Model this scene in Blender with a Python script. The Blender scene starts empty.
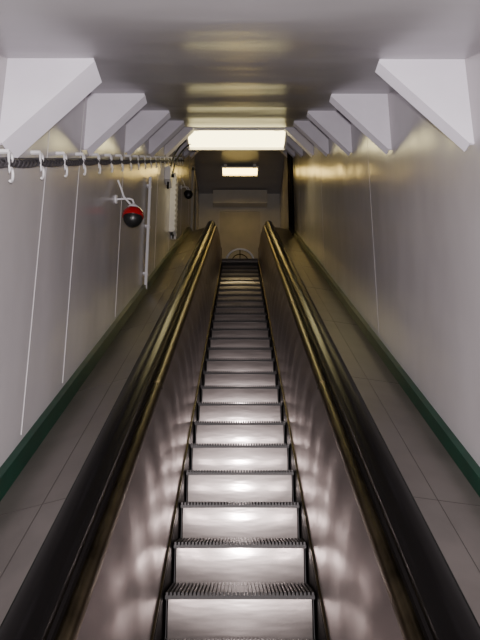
import bpy, math, random
from mathutils import Vector, Matrix
random.seed(4)
S=1.35
C30=math.cos(math.radians(30)); S30=0.5; T30=math.tan(math.radians(30))
WL=-0.85; WR=0.83          # side wall faces
NB=-1.894                  # nosing line: z = y*T30+NB
ZF=-1.2; ZT=3.755          # lower / upper landing floors
YB0=(ZF-NB)/T30; YT0=(ZT-NB)/T30
def inc(u,n): return (u*C30-n*S30, u*S30+n*C30)   # incline coords through the eye

# ---------------------------------------------------------------- materials
def mat(name,col,rough=.5,metal=0.,spec=.5,bump=0.,bscale=5.,bdist=.01,var=0.,vscale=3.,stretch=(1,1,1),coat=0.,rvar=0.,emit=None,estr=0.,col2=None,ani=0.,glossmix=0.,grough=.15):
    m=bpy.data.materials.new(name); m.use_nodes=True
    nt=m.node_tree; b=nt.nodes['Principled BSDF']
    b.inputs['Base Color'].default_value=(*col,1); b.inputs['Roughness'].default_value=rough
    b.inputs['Metallic'].default_value=metal; b.inputs['Specular IOR Level'].default_value=spec
    b.inputs['Coat Weight'].default_value=coat; b.inputs['Coat Roughness'].default_value=.12
    b.inputs['Anisotropic'].default_value=ani
    tc=nt.nodes.new('ShaderNodeTexCoord'); mp=nt.nodes.new('ShaderNodeMapping')
    mp.inputs['Scale'].default_value=stretch
    nt.links.new(tc.outputs['Object'],mp.inputs['Vector'])
    bp=None; r=None
    if var>0 or rvar>0:
        n=nt.nodes.new('ShaderNodeTexNoise'); n.inputs['Scale'].default_value=vscale; n.inputs['Detail'].default_value=5
        nt.links.new(mp.outputs['Vector'],n.inputs['Vector'])
        if var>0:
            r=nt.nodes.new('ShaderNodeValToRGB')
            c2=col2 if col2 else tuple(c*(1-var) for c in col)
            r.color_ramp.elements[0].position=.3; r.color_ramp.elements[0].color=(*c2,1)
            r.color_ramp.elements[1].position=.62; r.color_ramp.elements[1].color=(*col,1)
            nt.links.new(n.outputs['Fac'],r.inputs['Fac']); nt.links.new(r.outputs['Color'],b.inputs['Base Color'])
        if rvar>0:
            mr=nt.nodes.new('ShaderNodeMapRange'); mr.inputs['To Min'].default_value=rough-rvar; mr.inputs['To Max'].default_value=rough+rvar
            nt.links.new(n.outputs['Fac'],mr.inputs['Value']); nt.links.new(mr.outputs['Result'],b.inputs['Roughness'])
    if bump>0:
        n2=nt.nodes.new('ShaderNodeTexNoise'); n2.inputs['Scale'].default_value=bscale; n2.inputs['Detail'].default_value=1.5
        nt.links.new(mp.outputs['Vector'],n2.inputs['Vector'])
        bp=nt.nodes.new('ShaderNodeBump'); bp.inputs['Strength'].default_value=bump; bp.inputs['Distance'].default_value=bdist
        nt.links.new(n2.outputs['Fac'],bp.inputs['Height']); nt.links.new(bp.outputs['Normal'],b.inputs['Normal'])
    if emit:
        b.inputs['Emission Color'].default_value=(*emit,1); b.inputs['Emission Strength'].default_value=estr
    if glossmix>0:
        g=nt.nodes.new('ShaderNodeBsdfGlossy'); g.inputs['Roughness'].default_value=grough; g.inputs['Color'].default_value=(*[min(1,c*1.3) for c in col],1)
        if bp: nt.links.new(bp.outputs['Normal'],g.inputs['Normal'])
        mx=nt.nodes.new('ShaderNodeMixShader'); mx.inputs[0].default_value=glossmix
        nt.links.new(b.outputs[0],mx.inputs[1]); nt.links.new(g.outputs[0],mx.inputs[2])
        nt.links.new(mx.outputs[0],nt.nodes['Material Output'].inputs['Surface'])
    return m
M_wall=mat('glossy_wall_paint',(.45,.42,.43),.22,spec=.6,bump=.6,bscale=1.5,bdist=.035,var=.1,vscale=2.2,stretch=(1,1,.6))
M_seam=mat('seam_paint',(.54,.51,.52),.35)
M_ceil=mat('glossy_ceiling_paint',(.31,.295,.305),.33,spec=.6,bump=.6,bscale=1.8,bdist=.03,var=.15,vscale=1.5,stretch=(.5,1.3,1))
M_guss=mat('white_bracket_paint',(.72,.68,.75),.4,var=.06,vscale=6)
M_flr=mat('landing_floor_paint',(.2,.19,.18),.4,var=.3)
M_steel=mat('dented_stainless',(.50,.445,.435),.42,metal=1,bump=.5,bscale=2.6,bdist=.035,rvar=.05,var=.15,vscale=4,glossmix=.10,grough=.22)
M_riser=mat('riser_steel',(.42,.365,.345),.42,metal=.9,bump=.35,bscale=16,bdist=.004,var=.25,vscale=9,rvar=.05,stretch=(.35,1,1.6),glossmix=.30,grough=.17)
M_tread=mat('tread_metal',(.035,.032,.032),.5,metal=.6)
M_brass=mat('worn_brass',(.17,.14,.085),.32,metal=1,var=.5,vscale=6,rvar=.08)
M_rub=mat('black_rubber',(.004,.0035,.0035),.22,spec=.10)
M_dark=mat('dark_metal',(.007,.006,.006),.5,metal=0,spec=.05)
M_deck=mat('deck_metal',(.17,.15,.14),.32,metal=.55,bump=.3,bscale=2.5,bdist=.02,var=.2,vscale=5,rvar=.06)
M_joint=mat('deck_joint_metal',(.08,.07,.065),.4,metal=.5)
M_green=mat('green_paint',(.002,.034,.019),.4,var=.35,vscale=8)
M_white=mat('white_enamel',(.7,.68,.7),.4)
M_end=mat('end_wall_paint',(.55,.52,.47),.4,var=.1)
M_cable=mat('grey_cable',(.055,.05,.055),.5)
M_lamp=mat('diffuser_glow',(.9,.85,.6),.4,emit=(1,.86,.42),estr=7.5)
M_lamp2=mat('far_diffuser_glow',(.9,.8,.5),.4,emit=(1,.70,.20),estr=12)
M_red=mat('red_glass',(.30,.003,.006),.15,coat=1)
M_door=mat('door_paint',(.46,.42,.36),.4,var=.15)
M_black=mat('black_plastic_and_opening_shade',(.012,.012,.012),.35)

# ---------------------------------------------------------------- builders
class B:
    def __init__(s): s.v=[];s.f=[];s.m=[]
    def box(s,x0,x1,y0,y1,z0,z1,mi=0,M=None):
        c=[(x0,y0,z0),(x1,y0,z0),(x1,y1,z0),(x0,y1,z0),(x0,y0,z1),(x1,y0,z1),(x1,y1,z1),(x0,y1,z1)]
        if M: c=[tuple(M@Vector(p)) for p in c]
        i=len(s.v); s.v+=c
        for q in ((0,3,2,1),(4,5,6,7),(0,1,5,4),(1,2,6,5),(2,3,7,6),(3,0,4,7)):
            s.f.append(tuple(i+k for k in q)); s.m.append(mi)
    def prism(s,poly,ext,mi=0):
        n=len(poly); i=len(s.v); e=Vector(ext)
        s.v+=[tuple(p) for p in poly]+[tuple(Vector(p)+e) for p in poly]
        s.f.append(tuple(i+k for k in range(n))[::-1]); s.m.append(mi)
        s.f.append(tuple(i+n+k for k in range(n))); s.m.append(mi)
        for k in range(n):
            k2=(k+1)%n; s.f.append((i+k,i+k2,i+n+k2,i+n+k)); s.m.append(mi)
    def sweep(s,prof,path,closed=True,mi=0,xo=None,caps=True):
        n=len(prof); i0=len(s.v); L=len(path)
        for j,(y,z) in enumerate(path):
            a=path[max(j-1,0)]; b=path[min(j+1,L-1)]
            def t(p,q):
                v=Vector((q[0]-p[0],q[1]-p[1])); v.normalize(); return v
            if 0<j<L-1:
                t1=t(a,path[j]); t2=t(path[j],b); tt=(t1+t2).normalized(); sc=1/max(.3,tt.dot(t1))
            else: tt=t(a,b); sc=1
            nn=Vector((-tt.y,tt.x))*sc
            for k,(x,h) in enumerate(prof): s.v.append((x+(xo(y,k) if xo else 0),y+nn.x*h,z+nn.y*h))
        for j in range(L-1):
            for k in range(n if closed else n-1):
                k2=(k+1)%n
                s.f.append((i0+j*n+k,i0+j*n+k2,i0+(j+1)*n+k2,i0+(j+1)*n+k)); s.m.append(mi)
        if closed and caps:
            s.f.append(tuple(i0+k for k in range(n))[::-1]); s.m.append(mi)
            s.f.append(tuple(i0+(L-1)*n+k for k in range(n))); s.m.append(mi)
    def lathe(s,prof,origin,axis=(0,0,1),seg=20,mi=0):
        q=Vector((0,0,1)).rotation_difference(Vector(axis)); o=Vector(origin); i0=len(s.v)
        for (r,h) in prof:
            for k in range(seg):
                a=2*math.pi*k/seg; s.v.append(tuple(o+q@Vector((r*math.cos(a),r*math.sin(a),h))))
        for j in range(len(prof)-1):
            for k in range(seg):
                k2=(k+1)%seg
                s.f.append((i0+j*seg+k,i0+j*seg+k2,i0+(j+1)*seg+k2,i0+(j+1)*seg+k)); s.m.append(mi)
        s.f.append(tuple(i0+k for k in range(seg))[::-1]); s.m.append(mi)
        e=i0+(len(prof)-1)*seg; s.f.append(tuple(e+k for k in range(seg))); s.m.append(mi)
    def obj(s,name,mats,parent=None,smooth=False,bevel=0):
        me=bpy.data.meshes.new(name); me.from_pydata([(x*S,y*S,z*S) for x,y,z in s.v],[],s.f)
        for m in (mats if isinstance(mats,(list,tuple)) else [mats]): me.materials.append(m)
        for p,mi in zip(me.polygons,s.m): p.material_index=mi
        import bmesh
        bm=bmesh.new(); bm.from_mesh(me); bmesh.ops.recalc_face_normals(bm,faces=bm.faces)
        bm.to_mesh(me); bm.free()
        if smooth:
            for p in me.polygons: p.use_smooth=True
            me.set_sharp_from_angle(angle=math.radians(38))
        o=bpy.data.objects.new(name,me); bpy.context.collection.objects.link(o)
        if parent: o.parent=parent
        if bevel:
            bv=o.modifiers.new('bevel','BEVEL'); bv.width=bevel; bv.segments=2; bv.limit_method='ANGLE'
        return o
def empty(name):
    e=bpy.data.objects.new(name,None); bpy.context.collection.objects.link(e); e.empty_display_size=.2; return e
def tubes(name,lines,r,m,parent=None,res=3):
    cu=bpy.data.curves.new(name,'CURVE'); cu.dimensions='3D'; cu.bevel_depth=r*S; cu.bevel_resolution=res; cu.use_fill_caps=True
    for pts in lines:
        sp=cu.splines.new('POLY'); sp.points.add(len(pts)-1)
        for q,p in zip(sp.points,pts): q.co=(p[0]*S,p[1]*S,p[2]*S,1)
    cu.materials.append(m)
    o=bpy.data.objects.new(name,cu); bpy.context.collection.objects.link(o)
    dg=bpy.context.evaluated_depsgraph_get(); me=bpy.data.meshes.new_from_object(o.evaluated_get(dg))
    bpy.data.objects.remove(o); me.name=name
    for p in me.polygons: p.use_smooth=True
    o=bpy.data.objects.new(name,me); bpy.context.collection.objects.link(o)
    if parent: o.parent=parent
    return o

# base path of escalator truss (nosing line with rounded knees)
R=1.0; tl=R*math.tan(math.radians(15))
rad=math.radians
low=[(YB0-tl+R*math.sin(rad(a)), ZF+R-R*math.cos(rad(a))) for a in (0,5,10,15,20,25,30)]
e0=(YT0-tl*C30, ZT-tl*S30)
top=[(e0[0]+R*.5 - R*math.sin(rad(a)), e0[1]+R*(math.cos(rad(a))-math.cos(rad(30)))) for a in (30,25,20,15,10,5,0)]
Y_LO=.55; Y_HI=10.55
def mkmid(n): return [(low[-1][0]+(top[0][0]-low[-1][0])*i/n, low[-1][1]+(top[0][1]-low[-1][1])*i/n) for i in range(1,n)]
path=[(Y_LO,ZF)]+low+mkmid(24)+top+[(Y_HI,ZT)]
fine=[(Y_LO,ZF)]+low+mkmid(240)+top+[(Y_HI,ZT)]

# ---------------------------------------------------------------- shell
YBK=-2.2; YEND=11.85; ZC0=.416+1.0*T30; ZTC=6.05; YC1=(ZTC-.416)/T30
for nm,xa,xb in (('wall_left',WL-.06,WL),('wall_right',WR,WR+.06)):
    b=B(); b.prism([(xa,YBK,ZF-.1),(xa,YB0+.6,ZF-.1),(xa,YT0+.2,ZT-.6),(xa,YEND,ZT-.6),(xa,YEND,ZTC+.1),(xa,YBK,ZTC+.1)],(xb-xa,0,0)); b.obj(nm,M_wall)
b=B(); b.box(WL-.06,WR+.06,YBK-.06,YBK,ZF-.1,ZTC+.1); b.obj('wall_back',M_wall)
b=B(); b.box(WL-.06,WR+.06,YEND,YEND+.06,ZT-.6,ZTC+.1); b.obj('wall_front',M_end)
# ceiling plates sag gently between the frames
G0=1.955; GS=1.075
cp=[(YBK,ZC0),(1.0,ZC0)]
y=1.06
while y<YC1-.05:
    ph=((y-G0)/GS)*2*math.pi
    env=min(1,(y-1.0)/.3,(YC1-y)/.3)
    a=-.0075*(1-math.cos(ph))*env
    cp.append((y-a*S30,.416+y*T30+a*C30)); y+=.06
cp+=[(YC1,ZTC),(YEND,ZTC)]
b=B()
b.sweep([(WL,0),(WR,0),(WR,.06),(WL,.06)],cp); b.obj('ceiling',M_ceil,smooth=True)
b=B(); b.box(WL,WR,YBK,YB0-.15,ZF-.06,ZF-.001); b.obj('floor',M_flr)
b=B(); b.box(WL,WR,YT0+.15,YEND,ZT-.06,ZT-.001); b.obj('floor_upper_landing',M_flr)

def ceilz(y): return ZC0 if y<1 else min(ZTC,.416+y*T30)
b=B()
for y in (2.446,2.95,4.07,5.8,6.9,8.2,9.4):
    zb=(y*T30+NB)+.70
    b.box(WL,WL+.002,y-.0014,y+.0014,zb,ceilz(y)-.02)
b.obj('trim_1',M_seam)
b=B()
for y in (3.6,5.75,7.9):
    zb=(y*T30+NB)+.72
    b.box(WR-.0012,WR,y-.0015,y+.0015,zb,ceilz(y)-.02)
b.obj('trim_2',M_wall)
# green curbs
b=B(); b.sweep([(WL,.49),(WL+.03,.49),(WL+.03,.585),(WL,.585)],path); b.obj('baseboard_left',M_green)
b=B(); b.sweep([(WR,.53),(WR-.03,.53),(WR-.03,.611),(WR,.611)],path); b.obj('baseboard_right',M_green)

# ---------------------------------------------------------------- gusset brackets
def gusset(side,y,fl):
    w=WL if side<0 else WR; s=-side
    zc=ceilz(y)+.004; H=.355; W=.315
    b=B(); t=.010
    b.prism([(w,y,zc),(w+s*W,y,zc),(w+s*W,y,zc-.018),(w+s*.012,y,zc-H),(w,y,zc-H)],(0,t,0))
    a=Vector((w+s*W,y,zc-.018)); c=Vector((w+s*.012,y,zc-H)); d=(c-a).normalized(); nrm=Vector((-d.z,0,d.x))
    if nrm.z>0: nrm=-nrm
    p=[a+Vector((0,-.012,0)),c+Vector((0,-.012,0)),c+Vector((0,fl,0)),a+Vector((0,fl,0))]
    b.prism(p,nrm*.010)
    return b.obj('ceiling_gusset_bracket',M_guss)
for i in range(8):
    y=G0+i*GS
    gusset(-1,y-.02,.11 if i==0 else .06); gusset(1,y,.045)

# ---------------------------------------------------------------- escalator
esc=empty('escalator')
PY=.286; PZ=PY*T30; y0=2.634; z0=y0*T30+NB
kmin=-5; kmax=24
b=B()
for k in range(kmin,kmax+1):
    y=y0+k*PY; z=z0+k*PZ
    b.box(-.293,.293,y+.002,y+PY+.012,z-.024,z-.014,1)
    N=38; pit=.586/N
    for i in range(N):
        x=-.293+i*pit
        b.box(x+.003,x+pit-.0035,y-.004,y+PY-.004,z-.015,z+.0,1)
    b.box(-.293,.293,y+.001,y+.012,z-.026,z-.012,1)
    nseg=10; i0=len(b.v)
    xs=[-.282+.0564*q for q in range(11)]
    for j in range(nseg+1):
        t=j/nseg; zz=z-.024-(PZ-.010)*t; yy=y+.008+.004*t-.006*math.sin(math.pi*t)
        for x in xs:
            b.v.append((x,yy+.17*x*x,zz))
    for j in range(nseg):
        for q in range(10):
            b.f.append((i0+11*j+q,i0+11*j+q+1,i0+11*j+q+12,i0+11*j+q+11)); b.m.append(0)
    for sx in (-1,1):
        b.prism([(sx*.287,y+.02,z-.024),(sx*.287,y+.02,z-PZ-.06),(sx*.287,y+PY,z-PZ-.06),(sx*.287,y+PY,z-.024)],(sx*.003,0,0),1)
b.obj('steps',[M_riser,M_tread],esc,smooth=True)
b=B()
b.box(-.30,.30,YB0-.55,y0+(kmin)*PY-.01,ZF,ZF+.02,0)
b.box(-.30,.30,YT0-.06,YT0+.8,ZT-.05,ZT+.012,0)
for i in range(38):
    x=-.293+i*.586/38
    b.box(x+.003,x+.012,YT0-.10,YT0-.05,ZT-.03,ZT+.008,0)
b.obj('comb_plates',M_deck,esc)
for sx,w,nm in ((-1,WL,'left'),(1,WR,'right')):
    f=lambda pr:[(sx*x,h) for x,h in pr]
    db=.50 if sx<0 else .545
    b=B(); b.sweep(f([(.300,-.20),(.304,-.20),(.304,.02),(.300,.02)]),path); b.obj('skirt_'+nm,M_dark,esc)
    b=B(); b.sweep(f([(.302,.018),(.311,.018),(.311,.030),(.302,.030)]),path); b.obj('skirt_strip_'+nm,M_brass,esc)
    wv=[0,.002,.005,.0035,0,0,0]
    xo=lambda y,k:(sx*wv[k]*math.sin((y-y0)/PY*2*math.pi+.8*math.sin(y*1.7)) if 1.6<y<9.4 else 0)
    b=B(); b.sweep(f([(.312,.0),(.314,.12),(.326,.32),(.350,.50),(.378,.575),(.390,.575),(.390,.0)]),fine,xo=xo); b.obj('inner_panel_'+nm,M_steel,esc,smooth=True)
    b=B(); b.sweep(f([(.376,.572),(.378,.592),(.386,.604),(.400,.610),(.412,.608),(.416,.60),(.416,.57)]),path); b.obj('moulding_'+nm,M_brass,esc,smooth=True)
    aw=abs(w)
    b=B(); b.sweep(f([(.412,.56),(.412,.628),(.515,.632),(.53,.56)]),path); b.obj('handrail_base_'+nm,M_dark,esc)
    b=B(); b.sweep(f([(.50,.45),(.50,.592),(.53,.590),(aw-.001,db),(aw-.001,.45)]),path); b.obj('deck_'+nm,M_deck,esc)
    dh=lambda x:.590+(db-.590)*(x-.53)/(aw-.53)
    b=B()
    b.sweep(f([(.64,dh(.64)-.01),(.6418,dh(.64)-.01),(.6418,dh(.64)+.0012),(.64,dh(.64)+.0012)]),path)
    u=1.6
    def PP(x,h,du):
        y,z=(u+du)*C30, (u+du)*S30+NB
        return (sx*x,y-h*S30,z+h*C30)
    while u<11:
        b.prism([PP(.53,.5908,0),PP(aw-.03,dh(aw-.03)+.001,0),PP(aw-.03,dh(aw-.03)-.01,0),PP(.53,.57,0)],Vector(PP(0,0,.003))-Vector(PP(0,0,0)))
        u+=1.15
    b.obj('deck_joints_'+nm,M_joint,esc)
    b=B(); u=2.02
    while u<11:
        b.prism([PP(.374,.568,0),PP(.376,.594,0),PP(.385,.607,0),PP(.400,.613,0),PP(.414,.611,0),PP(.416,.57,0)],Vector(PP(0,0,.02))-Vector(PP(0,0,0)))
        u+=1.75
    b.obj('moulding_joints_'+nm,M_brass,esc)
    hp=[]
    for j,(y,z) in enumerate(path):
        a=path[max(j-1,0)]; c=path[min(j+1,len(path)-1)]
        t=Vector((c[0]-a[0],c[1]-a[1])).normalized(); hp.append((y-t.y*.655,z+t.x*.655))
    r=.22
    s0=hp[0]; s1=hp[-1]
    pre=[(s0[0]-r*math.sin(rad(a)),s0[1]-r+r*math.cos(rad(a))) for a in range(180,0,-15)]
    post=[(s1[0]+r*math.sin(rad(a)),s1[1]-r+r*math.cos(rad(a))) for a in range(15,181,15)]
    hr=pre+hp+post
    prof=[(.420,-.022),(.414,-.006),(.416,.012),(.430,.026),(.455,.033),(.482,.033),(.503,.026),(.517,.012),(.519,-.006),(.513,-.022)]
    b=B(); b.sweep(f(prof),hr); b.obj('handrail_'+nm,M_rub,esc,smooth=True)
    b=B()
    for (cy,cz,sg) in ((s0[0],s0[1]-r,-1),(s1[0],s1[1]-r,1)):
        pts=[(sx*.44,cy+sg*(r-.02)*math.sin(rad(a)),cz+(r-.02)*math.cos(rad(a))) for a in range(0,181,15)]
        b.prism(pts,(sx*.055,0,0))
    b.obj('newels_'+nm,M_steel,esc)
    b=B()
    for yy,zz in ((Y_LO,ZF),(Y_HI,ZT)):
        b.box(min(sx*.33,sx*(aw-.002)),max(sx*.33,sx*(aw-.002)),yy-.01,yy+.01,zz,zz+.55)
    b.obj('end_panels_'+nm,M_deck,esc)

# ---------------------------------------------------------------- ceiling lights
def fixture(x,y,z,w,d,m,arm=True):
    e=empty('fluorescent_ceiling_light')
    b=B(); b.box(x-w/2,x+w/2,y-d/2,y+d/2,z+.035,z+.07); b.box(x-w/2-.008,x-w/2+.02,y-d/2-.01,y+d/2+.01,z-.008,z+.07); b.box(x+w/2-.02,x+w/2+.008,y-d/2-.01,y+d/2+.01,z-.008,z+.07)
    b.box(x-w/2,x+w/2,y+d/2-.006,y+d/2+.01,z-.02,z+.04)
    b.obj('housing',M_white,e,bevel=.004)
    b=B(); k=10; pr=[]
    for i in range(k+1):
        a=math.pi*i/k; pr.append((x-w/2+.02,y-math.cos(a)*(d/2-.012),z+.035-.045*math.sin(a)**.6))
    b.prism(pr,(w-.04,0,0)); b.obj('diffuser',m,e,smooth=True)
    b=B()
    for xx in (x-w*.4,x+w*.4):
        b.box(xx-.012,xx+.012,y+d/2-.05,y+d/2-.03,z+.07,ceilz(y+d/2-.05)+.003)
        b.box(xx-.03,xx+.03,y-d/2-.01,y-d/2+.02,z+.03,ceilz(y-d/2))
    b.obj('hangers',M_white,e)
    return e
fixture(-.04,6.47,3.985,1.16,.34,M_lamp)
fixture(0,10.75,5.94,.70,.22,M_lamp2)

pts=[]
P0=Vector((-.60,6.45,4.00));P1=Vector((-.66,6.5,4.0));P2=Vector((-.78,6.52,3.90));P3=Vector((-.81,6.47,3.60))
for i in range(21):
    t=i/20; p=P0*(1-t)**3+3*P1*t*(1-t)**2+3*P2*t*t*(1-t)+P3*t**3; pts.append(p)
l2=[p+Vector((.02,.07,-.02)) for p in pts]
tubes('power_conduit',[pts,l2],.009,M_black)

# ---------------------------------------------------------------- cable run on left wall with hooks
cb=empty('cable_run')
XC=WL+.035
main=[];second=[];hel=[]
us=[1.55+.355*i for i in range(22)]
def sagz(u):
    f=((u-us[0])/.355)%1; return -.008*4*f*(1-f)
u=1.2
while u<9.3:
    y,z=inc(u,-.012); main.append((XC,y,z+sagz(u)))
    y,z=inc(u,.004); second.append((XC-.008,y,z+.4*sagz(u)))
    u+=.05
u=1.2
while u<9.3:
    y,z=inc(u,-.008); a=u*2*math.pi/.045; hel.append((XC+.012*math.cos(a),y,z+sagz(u)+.014*math.sin(a))); u+=.005
tubes('cable_1',[main],.010,M_cable,cb); tubes('cable_2',[second],.007,M_cable,cb); tubes('wrap_wire',[hel],.0032,M_cable,cb,1)
hk=[]
for u in us:
    y,z=inc(u,-.01)
    l=[]
    for a in range(-60,200,20): l.append((XC+.004,y+.018*math.cos(rad(a)),z+.022+.016*math.sin(rad(a))))
    for a in range(180,-120,-20): l.append((XC+.012,y+.002+.018*math.cos(rad(a)),z-.02-.026+.025*math.sin(rad(a))))
    hk.append(l)
tubes('s_hooks',hk,.005,M_white,cb,2)
b=B()
for u in us:
    y,z=inc(u,.02); b.box(WL,XC+.004,y-.006,y+.006,z+.004,z+.016)
b.obj('wall_studs',M_white,cb)

b=B(); b.lathe([(.014,0),(.014,1.08)],(WL+.025,5.16,1.72),seg=14)
for zz in (1.85,2.3,2.7): b.box(WL,WL+.04,5.138,5.182,zz,zz+.018)
b.obj('vertical_pipe',M_white,smooth=True)
b=B()
for yy in (8.6,8.9,9.2): b.lathe([(.02,0),(.02,1.62)],(WR-.03,yy,yy*T30+NB+.62),seg=12)
b.obj('riser_pipes',M_dark,smooth=True)

e=empty('junction_box')
b=B(); b.box(WL,WL+.07,6.3,6.45,3.40,3.56); b.box(WL,WL+.05,6.52,6.64,3.46,3.66); b.obj('enclosures',M_white,e,bevel=.008)
b=B(); b.lathe([(.02,0),(.02,.03)],(WL+.07,6.375,3.48),(1,0,0)); b.lathe([(.012,0),(.012,.08)],(WL+.035,6.375,3.32)); b.obj('fittings',M_dark,e)
e=empty('cable_ladder')
b=B()
for yy in (6.9,7.12): b.box(WL,WL+.06,yy-.012,yy+.012,3.02,3.80)
for i in range(11): b.box(WL+.012,WL+.07,6.91,7.11,3.05+i*.068,3.085+i*.068)
b.obj('rails',M_white,e)
tubes('cables',[[(WL+.03,6.95+.02*math.sin(t*.9),3.0+t*.08) for t in range(11)],[(WL+.03,7.05+.015*math.sin(t*.7),3.0+t*.08) for t in range(11)]],.012,M_black,e)

# ---------------------------------------------------------------- red lamps
def redlamp(x,y,z,s,red=True):
    e=empty('red_emergency_lamp' if red else 'black_wall_lamp')
    b=B()
    b.lathe([(.018*s,.115*s),(.03*s,.105*s),(.05*s,.085*s),(.052*s,.075*s)],(x,y,z),seg=24)
    b.lathe([(.03,0),(.03,.012)],(WL,y,z+.16*s),(1,0,0),seg=16)
    b.obj('canopy',M_white,e,smooth=True)
    b=B(); b.lathe([(.045*s,.078*s),(.07*s,.066*s),(.085*s,.04*s),(.088*s,.012*s),(.085*s,.0)],(x,y,z),seg=24); b.obj('cap',M_red if red else M_black,e,smooth=True)
    b=B(); pr=[(.078*s*math.cos(rad(a)),.0*s+.085*s*math.sin(rad(a))) for a in range(0,-95,-10)]; pr=[(max(r,.001),h) for r,h in pr]
    b.lathe(pr,(x,y,z),seg=24); b.obj('globe',M_black,e,smooth=True)
    tubes('arm',[[(WL,y,z+.16*s),(x-.03,y,z+.165*s),(x-.008,y,z+.155*s),(x,y,z+.13*s),(x,y,z+.10*s)],
                 [(WL+.02,y-.05,z+.30*s),(WL+.04,y-.03,z+.24*s),(WL+.06,y-.02,z+.17*s),(x-.02,y-.01,z+.11*s)]],.008*s,M_white,e)
redlamp(-.725,3.87,1.80,.84)
redlamp(-.74,8.1,4.12,.75,False)

# ---------------------------------------------------------------- upper landing details
e=empty('door_1')
b=B(); b.box(-.42,.42,YEND-.03,YEND,ZT,ZTC-.42); b.obj('leaf',M_door,e)
b=B(); b.box(-.46,-.42,YEND-.04,YEND,ZT,ZTC-.38); b.box(.42,.46,YEND-.04,YEND,ZT,ZTC-.38); b.box(-.42,.42,YEND-.04,YEND,ZTC-.42,ZTC-.38); b.obj('frame',M_end,e)
b=B(); b.lathe([(.02,0),(.02,.05),(.035,.06),(.03,.08)],(.33,YEND-.03,ZT+.75),(0,-1,0)); b.obj('knob',M_brass,e)
b=B(); b.box(-.56,.56,YEND-.22,YEND-.001,ZTC-.32,ZTC-.02); b.obj('ventilation_duct',M_end,bevel=.01)
e=empty('door_2')
b=B(); b.box(WL,WL+.02,9.95,10.65,ZT+.02,ZTC-.55); b.obj('opening_shade_panel',M_black,e)  # flat black panel stands in for the darkness inside the open doorway
b=B(); b.box(WL,WL+.04,9.88,9.95,ZT,ZTC-.5); b.box(WL,WL+.04,10.65,10.72,ZT,ZTC-.5); b.box(WL,WL+.04,9.88,10.72,ZTC-.55,ZTC-.48); b.obj('frame',M_door,e)
yh=YT0+.10; zh=ZT+.02
arc=lambda r:[(r*math.cos(rad(a)),yh,zh+r*math.sin(rad(a))) for a in range(0,181,10)]
e=empty('hoop_barrier')
M_hoop=mat('hoop_enamel',(.9,.88,.86),.35)
tubes('hoop',[arc(.235),[(-.235,yh,zh),(.235,yh,zh)]],.018,M_hoop,e)
tubes('bars',[arc(.14),[(0,yh,zh),(0,yh,zh+.235)]],.007,M_dark,e)

# ---------------------------------------------------------------- lights
def spot(name,loc,rot,energy,ang,blend,col,size):
    l=bpy.data.lights.new(name,'SPOT'); l.energy=energy; l.spot_size=rad(ang); l.spot_blend=blend; l.color=col; l.shadow_soft_size=size
    o=bpy.data.objects.new(name,l); o.location=loc; o.rotation_euler=rot; bpy.context.collection.objects.link(o); return o
pitch=math.radians(90+15.57)
spot('camera_flash',(.02,.0,.09),(pitch+.04,0,0),820,105,1.0,(1,.94,.95),.03)
w=bpy.data.worlds.new('world'); bpy.context.scene.world=w; w.use_nodes=True
w.node_tree.nodes['Background'].inputs[0].default_value=(.05,.05,.05,1); w.node_tree.nodes['Background'].inputs[1].default_value=.3

cam=bpy.data.cameras.new('camera'); co=bpy.data.objects.new('camera',cam); bpy.context.collection.objects.link(co)
co.location=(0,0,0); co.rotation_euler=(pitch,0,0)
cam.sensor_fit='VERTICAL'; cam.sensor_height=36; cam.lens=622/640*36; cam.clip_start=.02
bpy.context.scene.camera=co
